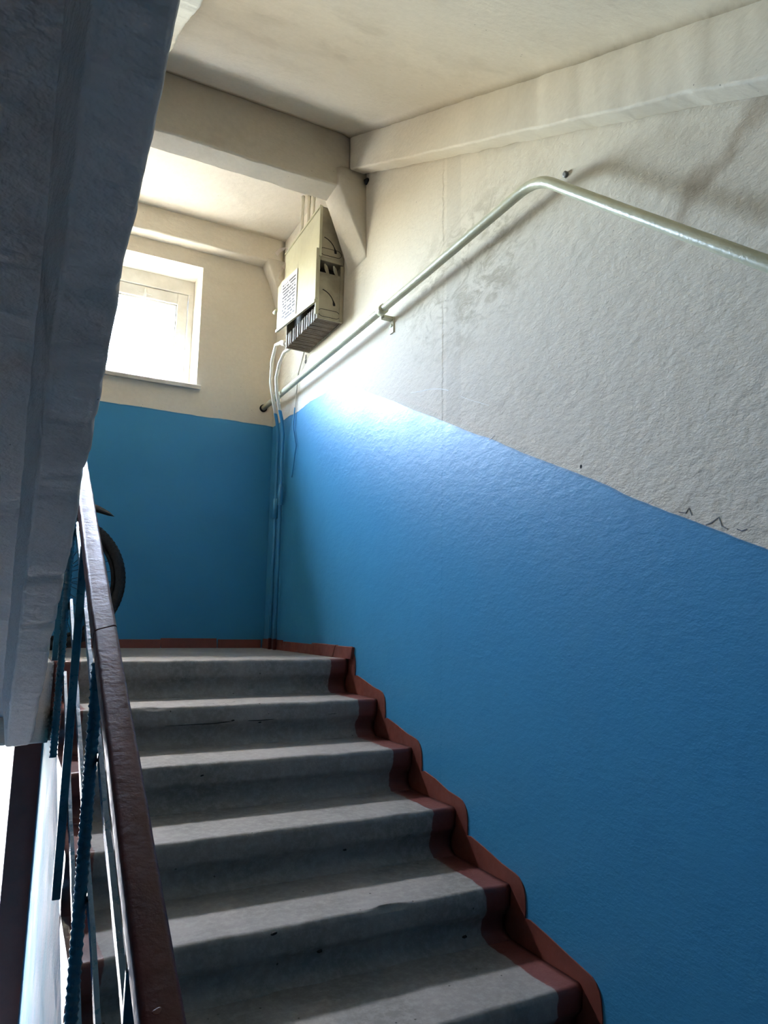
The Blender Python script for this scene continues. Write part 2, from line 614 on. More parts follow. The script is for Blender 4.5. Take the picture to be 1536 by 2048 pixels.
tag(MB().box((-2.75, 1.68, -0.28), (-0.75, 2.75, -0.16)).build('added_shade_canopy', GROUND), 'unseen concrete slab added outside to shade the ground by the entrance', kind='structure')  # out of view, added to keep bounced daylight off the soffit
# wall under the flight that closes the space below the stairs
b = MB()
prof = [(-2.69, ZENT), (YB, ZENT), (YB, -0.160), (0.315, -0.160), (0.31, -0.305), (0.0, -0.41), (-2.69, -1.74)]
b.loft([[(-1.20, y, z) for y, z in prof], [(-1.08, y, z) for y, z in prof]])
tag(b.build('wall_under_stairs', SIDE), 'glossy teal wall closing the space under the stairs', kind='structure')


# ------------------------------------------------------------------ landing and beams
def rough_prism(rings_xz, axis_pts, mat, name, parent=None, jit=0.004, scale=14, smooth=True, seed=0.0):
    """cross-section (x,z) swept through axis points (y, dz) with jitter"""
    b = MB()
    rings = []
    for (y, dz) in axis_pts:
        r = []
        for (x, z) in rings_xz:
            p = Vector((x, y, z + dz))
            r.append(p + rnd(p + Vector((seed, 0, 0)), scale, jit) + rnd(p, scale * 0.25, jit * 1.2))
        rings.append(r)
    b.loft(rings, True, True, smooth)
    return weighted(b.build(name, mat, parent))


# landing slab with its own beam along the stairwell edge
la = empty('floor_landing')
tag(la, 'concrete half landing under the window at the head of the flight', kind='structure')
MB().box((XL, 0.30, -0.156), (0, YB, 0.0)).build('slab', STEP, la)


def beam_x(name, x0, x1, sec, mat, parent, n=60, jit=0.004, scale=12):
    """beam along X with cross-section (y,z)"""
    b = MB()
    rings = []
    for i in range(n + 1):
        x = x0 + (x1 - x0) * i / n
        r = []
        for (y, z) in sec:
            p = Vector((x, y, z))
            r.append(p + (rnd(p, scale, jit) + rnd(p, 3.0, jit)) * (0 if i in (0, n) else 1))
        rings.append(r)
    b.loft(rings, True, True, True)
    return weighted(b.build(name, mat, parent))


def roundrect(y0, y1, z0, z1, r=0.012, n=3):
    return (arc(y0 + r, z0 + r, r, 180, 270, n) + arc(y1 - r, z0 + r, r, 270, 360, n) +
            arc(y1 - r, z1 - r, r, 0, 90, n) + arc(y0 + r, z1 - r, r, 90, 180, n))


beam_x('edge_beam', XL, FLW - 0.02, roundrect(-0.01, 0.30, -0.30, 0.0, 0.014), SOFFIT, la, 40)
beam_x('edge_beam', FLW - 0.02, 0.0, roundrect(0.04, 0.30, -0.30, -0.02, 0.01), SOFFIT, la, 10)

# slab and beams of the landing above
ca = empty('ceiling_landing')
tag(ca, 'whitewashed underside of the landing above the window', kind='structure')
MB().box((XL, 0.05, 2.644), (0, YB, 2.80)).build('slab', PLASTER, ca)
beam_x('edge_beam', XL, 0.0, roundrect(-0.03, 0.12, 2.306, 2.80, 0.012), PLASTER, ca, 70, 0.005)
beam_x('wall_beam', XL, 0.0, roundrect(1.18, YB + 0.02, 2.485, 2.66, 0.012), PLASTER, ca, 70, 0.004)


def haunch(name, levels, parent):
    """plaster bracket running down the wall under a beam end: (z, xout, y0, y1)"""
    b = MB()
    rings = []
    for (z, xo, y0, y1) in levels:
        ym = (y0 + y1) / 2
        r = [(0.01, y0, z), (-xo * 0.5, y0 + 0.001, z), (-xo * 0.9, y0 + 0.004, z), (-xo, y0 + 0.022, z),
             (-xo, ym, z), (-xo, y1 - 0.02, z), (-xo * 0.85, y1, z), (0.01, y1, z)]
        rings.append([Vector(p) + rnd(p, 9, 0.003) for p in r])
    b.loft(rings, True, True, True)
    return b.build(name, PLASTER, parent)


haunch('bracket', [(2.40, 0.150, -0.060, 0.14), (2.31, 0.146, -0.062, 0.14), (2.23, 0.112, -0.066, 0.14), (2.15, 0.078, -0.070, 0.14), (2.08, 0.048, -0.074, 0.14),
                   (2.02, 0.024, -0.078, 0.14), (1.97, 0.007, -0.080, 0.14), (1.94, 0.001, -0.080, 0.14)], ca)
haunch('bracket', [(2.50, 0.125, 1.17, 1.29), (2.44, 0.105, 1.17, 1.29), (2.38, 0.075, 1.17, 1.29), (2.32, 0.050, 1.17, 1.29),
                   (2.26, 0.030, 1.18, 1.29), (2.20, 0.006, 1.19, 1.29)], ca)


# ------------------------------------------------------------------ stair flights
def step_profile(y0, z0, back, lo):
    """(y,z) outline of one step, nosing at (y0,z0), solid towards +y"""
    r = 0.016
    # the arc runs from the tread round to the face of the nosing
    p = [(y0 + back, z0), (y0 + 0.12, z0), (y0 + 0.035, z0)]
    for a in (90, 112, 135, 158, 180):
        p.append((y0 + r + r * math.cos(math.radians(a)), z0 - r + r * math.sin(math.radians(a))))
    p += [(y0 + 0.003, z0 - 0.060), (y0 + 0.014, z0 - 0.076), (y0 + 0.026, z0 - 0.090), (y0 + 0.030, z0 - 0.118),
          (y0 + 0.024, z0 - 0.136), (y0 + 0.006, z0 - 0.148), (y0 - 0.006, z0 - 0.1515), (y0 - 0.004, z0 - 0.18), (y0 + back, lo)]
    return p


def make_step(x0, x1, y0, z0, back, lo, parent, mat, nseg=48, sgn=1, name='step'):
    b = MB()
    prof = step_profile(0, 0, back, lo - z0)
    rings = []
    for i in range(nseg + 1):
        x = x0 + (x1 - x0) * i / nseg
        r = []
        for j, (dy, dz) in enumerate(prof):
            p = Vector((x, y0 + sgn * dy, z0 + dz))
            if 1 < j < len(prof) - 2:
                a = 0.0035
                q = rnd(p, 10, a) + rnd(p, 40, 0.0012)
                if j in (4, 5, 6):
                    ch = max(0.0, noise.noise(p * 6.0 + Vector((0, 7.7 * z0, 0))) - 0.42) * 0.03
                    q += Vector((0, sgn * ch, -ch))
                p = p + Vector((0, q.y, q.z))
            r.append(p)
        rings.append(r)
    b.loft(rings, True, True, True)
    return weighted(b.build(name, mat, parent))


def rib(x0, x1, line, nlo, nhi, y0, y1, parent, mat, jit, name='stringer', seg=90, chip=0.0, scale=14, flare=0.0):
    """stringer under a flight; line(y) is the nosing line, nlo/nhi vertical offsets below it"""
    r = 0.010
    sec = []
    for (cx, cz, a0) in ((x0 + r, nlo + r, 180), (x1 - r, nlo + r, 270), (x1 - r, nhi - r, 0), (x0 + r, nhi - r, 90)):
        sec += [(cx + r * math.cos(math.radians(a)) - (flare if a0 == 90 else 0), cz + r * math.sin(math.radians(a))) for a in (a0, a0 + 45, a0 + 90)]
    b = MB()
    rings = []
    for i in range(seg + 1):
        y = y0 + (y1 - y0) * i / seg
        ring = []
        for j, (x, z) in enumerate(sec):
            p = Vector((x, y, line(y) + z))
            q = rnd(p, scale, jit) + rnd(p, 4.0, jit * 1.3) + rnd(p, 45, jit * 0.5)
            if chip and j in (3, 4, 5):
                c = max(0.0, noise.noise(Vector((y * 6.0, 3.3, 0))) - 0.25) * chip * 0.5 + max(0.0, noise.noise(Vector((y * 23.0, 9.1, 0))) - 0.2) * chip * 0.55
                q += Vector((-c, 0, c * 0.9))
            ring.append(p + q)
        rings.append(ring)
    b.loft(rings, True, True, True)
    return weighted(b.build(name, mat, parent))


def plate(x0, x1, line, nlo, nhi, y0, y1, parent, mat, name='soffit_plate', nx=24, ny=60, jit=0.003, fil=0.0):
    """thin sloping plate between the stringers, with a small fillet towards them"""
    b = MB()
    rings = []
    for i in range(ny + 1):
        y = y0 + (y1 - y0) * i / ny
        ring = []
        for j in range(nx + 1):
            x = x0 + (x1 - x0) * j / nx
            e = min(abs(x - x0), abs(x - x1))
            z = line(y) + nlo - (fil * max(0.0, 1 - e / 0.03) ** 2 if fil else 0)
            p = Vector((x, y, z))
            ring.append(p + Vector((0, 0, rnd(p, 5, jit).z + rnd(p, 1.6, jit * 1.6).z)))
        ring.append(Vector((x1, y, line(y) + nhi)))
        ring.append(Vector((x0, y, line(y) + nhi)))
        rings.append(ring)
    b.loft(rings, True, True, True)
    return weighted(b.build(name, mat, parent))




# the flight that climbs from the lower floor to the landing
low = lambda y: 0.5 * y
fl = tag(empty('stair_flight', (FLW / 2, -1.35, ZFLOOR)), 'grey concrete stairs with red painted ends climbing to the window landing', 'stairs')


def child(o, par):
    o.parent = par
    o.matrix_parent_inverse = par.matrix_world.inverted() if par.matrix_world != Matrix() else Matrix.Translation(par.location).inverted()
    return o


for kk in range(0, 9):
    y0, z0 = -RUN * kk, -RISE * kk
    o = make_step(FLW - (0.03 if kk == 0 else 0), -0.001, y0, z0, 0.335 if kk else 0.31, z0 - (0.012 if kk else 0.25), None, STEP)
    flat_shade_sharp(o, 50)
    child(o, fl)
o = rib(FLW + 0.004, FLW + 0.085, low, -0.38, -0.16, -2.68, -0.02, None, SIDE, 0.003, chip=0.01)
child(o, fl)
o = rib(-0.09, -0.006, low, -0.38, -0.16, -2.68, -0.02, None, PLASTER, 0.003)
child(o, fl)
o = plate(FLW + 0.08, -0.085, low, -0.20, -0.165, -2.68, -0.02, None, PLASTER)
child(o, fl)

# the flight that climbs back over the camera from the landing
upl = lambda y: -0.5 * y
uf = tag(empty('stair_flight', (-1.9, -1.5, 0.0)), 'upper stair flight seen from below with chipped dark stringer edge', 'stairs')
UR, US = 1.40 / 9, 2.80 / 9
for kk in range(1, 9):
    o = make_step(-1.31, -2.50, -US * kk, UR * kk, US + 0.03, UR * kk - 0.012, None, STEP, nseg=8, sgn=-1)
    child(o, uf)
o = rib(-1.3825, -1.300, upl, -0.389, -0.15, -2.82, -0.24, None, SOFFIT, 0.0022, seg=260, chip=0.03, flare=0.028)
child(o, uf)
o = rib(-2.50, -2.42, upl, -0.389, -0.15, -2.82, -0.24, None, SOFFIT, 0.004)
child(o, uf)
o = plate(-2.425, -1.378, upl, -0.200, -0.165, -2.82, -0.005, None, SOFFIT, nx=60, ny=80, fil=0.03)
child(o, uf)

# the flight overhead, along the right wall
ab = lambda y: 2.80 + 0.5 * y
af = tag(empty('stair_flight', (-0.6, -1.4, 1.4)), 'whitewashed underside of the stair flight overhead with stringer along the wall', 'stairs')
for kk in range(1, 9):
    o = make_step(-1.19, -0.002, -US * kk, 2.80 - UR * kk, US + (0.03 if kk > 1 else -0.04), 2.80 - UR * kk - 0.012, None, STEP, nseg=8)
    child(o, af)
o = rib(-0.090, -0.007, ab, -0.379, -0.14, -2.82, -0.042, None, PLASTER, 0.0035, seg=140, chip=0.0)
child(o, af)
o = rib(-1.19, -1.10, ab, -0.379, -0.14, -2.82, -0.042, None, PLASTER, 0.006, seg=140)
child(o, af)
o = plate(-1.105, -0.085, ab, -0.191, -0.155, -2.82, -0.038, None, PLASTER, fil=0.012)
child(o, af)

# steps going down to the entrance behind the railing
ef = tag(empty('stair_flight', (-1.9, -1.8, ZENT)), 'short concrete steps down to the entrance door', 'stairs')
for kk in range(0, 7):
    z0 = ZFLOOR - 0.15 * kk
    y0 = -2.70 + 0.30 * (kk)
    o = make_step(-1.224, XL + 0.005, y0, z0, 0.335, max(z0 - 0.35, ZENT - 0.05), None, FLOORM, nseg=6, sgn=-1)
    child(o, ef)

# ------------------------------------------------------------------ red skirting
# painted band that follows the steps up the wall
b = MB()
outer, inner = [], []
th = 0.004
for kk in range(0, 9):
    y0, z0 = -RUN * kk, -RISE * kk
    pts = []
    if kk:
        pts += [(y0 + 0.236, z0 + 0.078), (y0 + 0.215, z0 + 0.082), (y0 + 0.14, z0 + 0.068), (y0 + 0.05, z0 + 0.046)]
    else:
        pts += [(y0 + 0.0, z0 + 0.056), (y0 - 0.03, z0 + 0.056)]
    for a in (95, 115, 135, 155, 175):
        pts.append((y0 - 0.012 + 0.052 * math.cos(math.radians(a)), z0 - 0.016 + 0.052 * math.sin(math.radians(a))))
    pts.append((y0 - 0.066, z0 - 0.05))
    outer += pts
stripe = [(y + 0.003 * noise.noise(Vector((y * 9, z * 9, 0))), z + 0.004 * noise.noise(Vector((y * 11, 4, z)))) for y, z in outer]
vs, fs = [], []
for (y, z) in stripe:
    inn = (y + 0.10, z - 0.09)
    vs += [(0.002, y, z), (-th, y, z), (-th - 0.002, inn[0], inn[1])]
n = len(stripe)
for i in range(n - 1):
    fs += [(3 * i, 3 * i + 3, 3 * i + 4, 3 * i + 1), (3 * i + 1, 3 * i + 4, 3 * i + 5, 3 * i + 2)]
b.add(vs, fs)
tag(b.build('trim_1', RED_TRIM), 'red brown painted band stepping up the wall above the stairs', kind='structure')

# skirting tiles round the landing


def tiles(name, label, axis, spans, h0):
    root = tag(empty(name), label, kind='structure')
    for i, (a, c, lean) in enumerate(spans):
        h = h0 + 0.004 * math.sin(i * 2.3)
        g = 0.0025
        d = 0.018 + 0.003 * math.sin(i * 1.7)
        if axis == 'x':
            p = [(a + g, YB - d, 0), (c - g, YB - d, 0), (c - g, YB, 0), (a + g, YB, 0),
                 (a + g + lean, YB - d + 0.004, h), (c - g + lean, YB - d + 0.004, h), (c - g + lean, YB, h), (a + g + lean, YB, h)]
        else:
            p = [(-d, a + g, 0), (0, a + g, 0), (0, c - g, 0), (-d, c - g, 0),
                 (-d + 0.004, a + g + lean, h), (0, a + g + lean, h), (0, c - g + lean, h), (-d + 0.004, c - g + lean, h)]
        o = MB().hexa(p).build('tile', RED_TRIM, root)
        bevel(o, 0.002, 1)
    return root


sp = []
x = XL
i = 0
while x < -0.02:
    x2 = min(x + 0.33, -0.02)
    sp.append((x, x2, 0.004 * ((i % 3) - 1) if x2 < -0.05 else 0.0))
    x = x2
    i += 1
tiles('baseboard_back', 'red brown skirting tiles along the window wall', 'x', sp, 0.052)
tiles('baseboard_right', 'red brown skirting tiles from the corner to the top step', 'y',
      [(-0.045, 0.16, -0.008), (0.16, 0.47, -0.03), (0.47, 0.92, -0.03), (0.92, 1.12, 0.0), (1.12, YB - 0.02, 0.0)], 0.055)

# ------------------------------------------------------------------ window and entrance
wr = tag(empty('window_1'), 'small white hopper window glowing with daylight above the blue dado', kind='structure')
FY0, FY1 = 1.51, 1.60


def bar(name, a, c, mat, parent, bw=0.004):
    return bevel(MB().box(a, c).build(name, mat, parent), bw, 2)


bar('frame_head', (WX0, FY0, 2.285), (WX1, FY1, WZ1), WINW, wr)
bar('frame_jamb', (WX1 - 0.036, FY0, WZ0 + 0.03), (WX1, FY1, 2.287), WINW, wr)
bar('frame_jamb', (WX0, FY0, WZ0 + 0.03), (WX0 + 0.036, FY1, 2.287), WINW, wr)
bar('frame_sill', (WX0, FY0, WZ0), (WX1, FY1, 1.652), WINW, wr)
bar('mullion', (-1.145, FY0, 1.65), (-1.085, FY1, 2.287), WINW, wr)
for (x0, x1) in ((-1.085, WX1 - 0.036), (WX0 + 0.036, -1.145)):
    sash = empty('sash')
    sash.parent = wr
    s0, s1 = x0 + 0.003, x1 - 0.003
    y0 = FY0 + 0.006
    y1 = FY1 - 0.02
    z0, z1 = 1.655, 2.281
    bar('stile', (s0, y0, z0), (s0 + 0.066, y1, z1), WINW, sash)
    bar('stile', (s1 - 0.066, y0, z0), (s1, y1, z1), WINW, sash)
    bar('rail', (s0 + 0.066, y0, z1 - 0.074), (s1 - 0.066, y1, z1), WINW, sash)
    bar('rail', (s0 + 0.066, y0, z0), (s1 - 0.066, y1, z0 + 0.036), WINW, sash)
    bar('glazing_bead', (s0 + 0.066, y0 + 0.014, z1 - 0.084), (s1 - 0.066, y1, z1 - 0.073), WINW, sash, 0.002)
    bar('glazing_bead', (s1 - 0.074, y0 + 0.014, z0 + 0.036), (s1 - 0.065, y1, z1 - 0.073), WINW, sash, 0.002)
    MB().box((s0 + 0.06, y0 + 0.030, z0 + 0.03), (s1 - 0.06, y0 + 0.034, z1 - 0.07)).build('pane', GLASS, sash)
    lx = (s0 + s1) / 2
    b = MB().box((lx - 0.045, y0 - 0.004, z1 - 0.052), (lx - 0.014, y0 + 0.002, z1 - 0.018))
    b.box((lx + 0.010, y0 - 0.004, z1 - 0.050), (lx + 0.040, y0 + 0.002, z1 - 0.016))
    b.tube([(lx, y0 - 0.006, z1 - 0.02), (lx, y0 - 0.012, z1 - 0.04), (lx - 0.004, y0 - 0.016, z1 - 0.095)], [0.007, 0.008, 0.004], 8)
    b.build('latch', WINW, sash)
# window board
b = MB()
rings = []
for i in range(41):
    x = WX0 - 0.015 + (WX1 + 0.022 - (WX0 - 0.015)) * i / 40
    j = 0.003 * noise.noise(Vector((x * 9, 1.2, 0)))
    rings.append([(x, 1.250 + j, 1.570 + j), (x, 1.248 + j, 1.592), (x, 1.256, 1.600), (x, FY0 + 0.02, 1.612), (x, FY0 + 0.02, 1.590), (x, YB + 0.0, 1.575)])
b.loft(rings, True, True, False)
b.build('window_board', WINW, wr)

dr = tag(empty('door_1'), 'open entrance doorway with red brown painted frame below the landing', kind='structure')
bar('door_jamb', (-1.330, 1.235, ZENT), (-1.189, 1.66, -0.158), JAMB, dr, 0.006)
bar('door_jamb', (DX0, 1.235, ZENT), (DX0 + 0.12, 1.66, -0.158), JAMB, dr, 0.006)
bar('door_head', (DX0 + 0.12, 1.235, -0.46), (-1.330, 1.66, -0.30), JAMB, dr, 0.006)
# unseen wide leaf added shut to cut the door light; narrow leaf folded outside
lf = empty('unseen_door_leaf')
lf.parent = dr
bar('panel', (DX0 + 0.12, 1.56, ZENT + 0.045), (-1.700, 1.60, -0.465), JAMB, lf, 0.004)
bar('board', (DX0 + 0.18, 1.552, ZENT + 0.25), (-1.77, 1.562, -1.55), JAMB, lf, 0.004)
bar('board', (DX0 + 0.18, 1.552, -1.40), (-1.77, 1.562, -0.65), JAMB, lf, 0.004)
lf = empty('unseen_door_leaf')
lf.parent = dr
bar('panel', (-1.31, 1.69, ZENT + 0.045), (-1.01, 1.73, -0.465), JAMB, lf, 0.004)
bar('threshold', (DX0 + 0.12, 1.30, ZENT), (-1.330, 1.66, ZENT + 0.04), JAMB, dr, 0.006)

# ------------------------------------------------------------------ railing
rl = tag(empty('stair_railing', (-1.22, -1.4, ZFLOOR)), 'teal steel railing with glossy brown handrail beside the grey stairs', 'railing')
HX = -1.2225
HT = 0.865     # top of handrail above the nosing line


def sloped(name, sec, y0, y1, mat, n, jit=0.0, end_cut=0.0):
    """section (x,z) relative to the nosing line swept along the flight"""
    b = MB()
    rings = []
    for i in range(n + 1):
        y = y0 + (y1 - y0) * i / n
        r = []
        for (x, z) in sec:
            dy = end_cut * (x - HX) if i in (0, n) else 0
            p = Vector((x, y + dy, low(y + dy) + z))
            if jit:
                q = rnd(p, 22, jit) + rnd(p, 6, jit)
                p = p + Vector((q.x, 0, q.z))
            r.append(p)
        rings.append(r)
    b.loft(rings, True, True, True)
    o = b.build(name, mat)
    m = o.modifiers.new('edges', 'EDGE_SPLIT')
    m.split_angle = math.radians(50)
    return child(o, rl)


def handrail_sec(w, t):
    r = 0.008
    hw = w / 2
    s = [(HX - hw, HT - t)]
    s += [(HX - hw + r + r * math.cos(math.radians(a)), HT - r + r * math.sin(math.radians(a))) for a in (180, 150, 120, 90)]
    s += [(HX + hw - r + r * math.cos(math.radians(a)), HT - r + r * math.sin(math.radians(a))) for a in (90, 60, 30, 0)]
    s += [(HX + hw, HT - t)]
    return s


sloped('handrail', handrail_sec(0.047, 0.034), -2.72, -1.436, HANDR, 60, 0.0006, 0.5)
sloped('handrail', handrail_sec(0.048, 0.036), -1.4305, 0.06, HANDR, 70, 0.0010, 0.5)
sloped('joint_gap', [(HX - 0.0225, HT - 0.03), (HX + 0.0225, HT - 0.03), (HX + 0.0225, HT - 0.004), (HX - 0.0225, HT - 0.004)], -1.4365, -1.430, DARK, 2, 0.0, 0.5)
sloped('handrail_flat', [(HX - 0.019, HT - 0.041), (HX + 0.019, HT - 0.041), (HX + 0.019, HT - 0.034), (HX - 0.019, HT - 0.034)], -2.72, 0.06, TEAL, 20)
for hh, ya, yb in ((0.655, -0.30, -2.70), (0.400, -0.34, -2.70), (0.155, -0.34, -2.70)):
    sloped('rail', [(-1.226, hh - 0.024), (-1.217, hh - 0.024), (-1.217, hh), (-1.226, hh)], yb, ya, TEAL, 50, 0.0012)


def rebar(y, zt, zb, r=0.011):
    """ribbed bar: helical ridges"""
    b = MB()
    m, n = 14, int((zt - zb) / 0.004)
    rings = []
    for i in range(n + 1):
        z = zb + (zt - zb) * i / n
        ring = []
        for j in range(m):
            a = 2 * PI * j / m
            ph = (z / 0.016 * 2 * PI + a * 1.0)
            rr = r + 0.0026 * max(0.0, math.sin(ph)) ** 1.5 if True else r
            ring.append((-1.2375 + rr * math.cos(a), y + rr * math.sin(a), z))
        rings.append(ring)
    b.loft(rings, True, True, True)
    return child(b.build('ribbed_baluster', TEAL), rl)


def flatbar(y, zt, zb):
    o = MB().box((-1.2475, y - 0.006, zb), (-1.2265, y + 0.006, zt)).build('flat_baluster', TEAL)
    bevel(o, 0.002, 1)
    return child(o, rl)


for i, y in enumerate((-0.355, -0.925, -1.49, -2.115, -2.66)):
    zt = low(y) + HT - 0.040
    if i % 2 == 0:
        rebar(y, zt, low(y) - 0.115)
    else:
        flatbar(y, zt, low(y) - 0.085)
flatbar(0.05, 0.025 + HT - 0.04, -0.10)

# ------------------------------------------------------------------ bicycle leaning on the landing
bk = tag(empty('bicycle', (-1.7, 0.85, 0.0)), 'dark bicycle parked on the landing against the blue wall', 'bicycle')
RH = Vector((-1.240, 0.800, 0.345))
FH = Vector((-2.225, 0.930, 0.345))
U = (RH - FH).normalized()      # towards the rear wheel
UP = Vector((0, 0, 1))
SIDEV = UP.cross(U)


def bp(t, z, s=0.0):
    """point on the bicycle: t metres forward of the rear hub, height z, s sideways"""
    return RH - U * t + Vector((0, 0, z - 0.345)) + SIDEV * s


def wheel(c):
    w = MB().torus(c, U, UP, 0.312, 0.026, 72, 12)
    tr_ = w.build('tyre', BLACK)
    child(tr_, bk)
    # tread knobs
    kb = MB()
    for i in range(90):
        a = 2 * PI * i / 90
        d = U * math.cos(a) + UP * math.sin(a)
        tn = -U * math.sin(a) + UP * math.cos(a)
        for s in (-0.016, 0.0, 0.016):
            cc = c + d * (0.338 - abs(s) * 0.45) + SIDEV * s
            e = 0.005
            kb.hexa([cc + d * dz + tn * dx + SIDEV * dy for dz in (-0.006, 0.0012) for dx, dy in ((-e, -e), (e, -e), (e, e), (-e, e))])
    o = kb.build('tread', BLACK)
    o.parent = tr_
    o['kind'] = 'stuff'
    child(MB().torus(c, U, UP, 0.279, 0.010, 64, 8).build('rim', DARK), bk)
    sb = MB()
    for i in range(32):
        a = 2 * PI * i / 32
        s = 0.025 if i % 2 else -0.025
        d = U * math.cos(a) + UP * math.sin(a)
        a2 = a + (0.5 if (i // 2) % 2 else -0.5)
        h = U * math.cos(a2) + UP * math.sin(a2)
        sb.tube([c + h * 0.022 + SIDEV * s, c + d * 0.272], 0.0014, 5)
    child(sb.build('spokes', DARK), bk)
    child(MB().tube([c - SIDEV * 0.05, c + SIDEV * 0.05], 0.019, 14).build('hub', STEEL), bk)


wheel(RH)
wheel(FH)
BB = (0.43, 0.29)
fb = MB()
fb.tube([bp(*BB), bp(0.28, 0.74)], 0.016)
fb.tube([bp(*BB), bp(0.86, 0.72)], 0.019)
fb.tube([bp(0.29, 0.71), bp(0.85, 0.80)], 0.016)
fb.tube([bp(0.845, 0.82), bp(0.875, 0.69)], 0.020)
for s in (-0.06, 0.06):
    fb.tube([bp(0, 0.345, s), bp(0.40, 0.29, s * 0.4)], 0.009)
    fb.tube([bp(0, 0.345, s), bp(0.28, 0.70, s * 0.3)], 0.008)
child(fb.build('frame', BIKEP), bk)
fk = MB()
fk.tube([bp(0.875, 0.70), bp(0.885, 0.66)], 0.02)
fk.tube([bp(0.885, 0.665, -0.05), bp(0.885, 0.665, 0.05)], 0.015)
d = (RH - FH).length
for s in (-0.05, 0.05):
    fk.tube([bp(0.885, 0.66, s), bp(d, 0.345, s)], [0.013, 0.009])
child(fk.build('fork', BIKEP), bk)
hb_ = MB().tube([bp(0.84, 0.83), bp(0.835, 0.90), bp(0.87, 0.93)], 0.014)
hb_.tube([bp(0.80, 0.96, -0.27), bp(0.86, 0.94, -0.12), bp(0.87, 0.93, 0), bp(0.86, 0.94, 0.12), bp(0.80, 0.96, 0.27)], 0.012)
child(hb_.build('handlebar', STEEL), bk)
for s in (-1, 1):
    child(MB().tube([bp(0.825, 0.952, 0.19 * s), bp(0.80, 0.96, 0.275 * s)], 0.017).build('grip', BLACK), bk)
child(MB().tube([bp(0.28, 0.72), bp(0.255, 0.86)], 0.013).build('seat_post', STEEL), bk)
sd = MB()
sec = []
for (t_, w_, z_) in ((0.12, 0.070, 0.90), (0.17, 0.078, 0.905), (0.24, 0.055, 0.895), (0.31, 0.028, 0.895), (0.38, 0.020, 0.890), (0.40, 0.010, 0.885)):
    c0 = bp(t_, z_)
    sec.append([c0 + SIDEV * (w_ * math.cos(a)) + UP * (0.022 * math.sin(a)) for a in [2 * PI * j / 12 for j in range(12)]])
sd.loft(sec, True, True, True)
child(sd.build('saddle', BLACK), bk)
fe = MB()
sec = []
for (t_, z_, w_) in ((0.27, 0.76, 0.020), (0.20, 0.775, 0.032), (0.05, 0.765, 0.042), (-0.10, 0.735, 0.042), (-0.18, 0.712, 0.038), (-0.235, 0.690, 0.022), (-0.262, 0.676, 0.003)):
    c0 = bp(t_, z_)
    sec.append([c0 + SIDEV * (w_ * math.cos(a)) + UP * (min(0.016, 0.45 * w_) * math.sin(a) - min(0.012, 0.3 * w_) * abs(math.cos(a))) for a in [2 * PI * j / 12 for j in range(12)]])
fe.loft(sec, True, True, True)
child(fe.build('mudguard', BLACK), bk)
cr_ = MB().torus(bp(*BB, s=-0.05), U, UP, 0.085, 0.006, 32, 6)
cr_.tube([bp(0.43, 0.29, -0.07), bp(0.50, 0.14, -0.07)], 0.009)
cr_.tube([bp(0.43, 0.29, 0.07), bp(0.36, 0.44, 0.07)], 0.009)
cr_.tube([bp(0.43, 0.29, -0.08), bp(0.43, 0.29, 0.08)], 0.016)
child(cr_.build('crankset', STEEL), bk)
for (t_, z_, s) in ((0.50, 0.14, -0.11), (0.36, 0.44, 0.11)):
    c0 = bp(t_, z_, s)
    child(MB().box(c0 - Vector((0.035, 0.04, 0.010)), c0 + Vector((0.035, 0.04, 0.010))).build('pedal', BLACK), bk)
child(MB().tube([bp(0.30, 0.33, -0.07), bp(0.22, 0.15, -0.16), bp(0.19, 0.004, -0.22)], 0.008).build('kickstand', STEEL), bk)

# ------------------------------------------------------------------ handrail pipe on the wall
pp = tag(empty('steel_pipe', (-0.07, -0.4, 1.52)), 'cream painted pipe bent downhill along the whitewashed wall', 'pipe')
path = [(-0.070, YB, 1.520), (-0.070, 0.6, 1.521), (-0.070, 0.0, 1.521), (-0.072, -0.8, 1.523), (-0.080, -1.36, 1.523)]
for a in (15, 30, 45, 60, 75, 90):
    tt = a / 90.0
    p0, p1, p2 = Vector((-0.080, -1.36, 1.523)), Vector((-0.082, -1.462, 1.527)), Vector((-0.086, -1.535, 1.465))
    path.append(tuple(p0 * (1 - tt) ** 2 + p1 * 2 * tt * (1 - tt) + p2 * tt ** 2))
path += [(-0.088, -1.80, 1.237), (-0.088, -2.18, 0.912), (-0.088, -2.75, 0.425), (-0.04, -2.80, 0.38), (0.0, -2.81, 0.372)]
child(MB().tube(path, 0.0168, 18).build('tube', PIPEM), pp)
child(MB().tube([(-0.070, -0.425, 1.5215), (-0.070, -0.383, 1.5215)], 0.0215, 18).build('clamp', PIPEM), pp)
child(MB().tube([(-0.070, 0.99, 1.5205), (-0.070, 1.025, 1.5205)], 0.0195, 18).build('weld_bead', PIPEM), pp)
br = MB().box((-0.050, -0.385, 1.500), (0.0, -0.355, 1.512))
br.box((-0.006, -0.388, 1.44), (0.0, -0.352, 1.512))
br.tube([(-0.010, -0.370, 1.475), (-0.004, -0.370, 1.475)], 0.008, 8)
child(br.build('bracket', PIPEM), pp)
child(MB().tube([(-0.070, YB - 0.001, 1.520), (-0.070, YB - 0.014, 1.520)], 0.024, 16).build('wall_socket', DARK), pp)

# ------------------------------------------------------------------ electric cabinet
cb = tag(empty('electric_cabinet', (0, 0.42, 1.70)), 'ivory sheet metal electric cabinet with typed notice on the landing wall', 'cabinet')
BX, BY0, BY1 = -0.155, 0.19, 0.665
ZB, ZM, ZT = 1.70, 2.015, 2.32


def cbox(name, a, c, mat, bw=0.002):
    o = MB().box(a, c).build(name, mat)
    if bw:
        bevel(o, bw, 1)
    return child(o, cb)


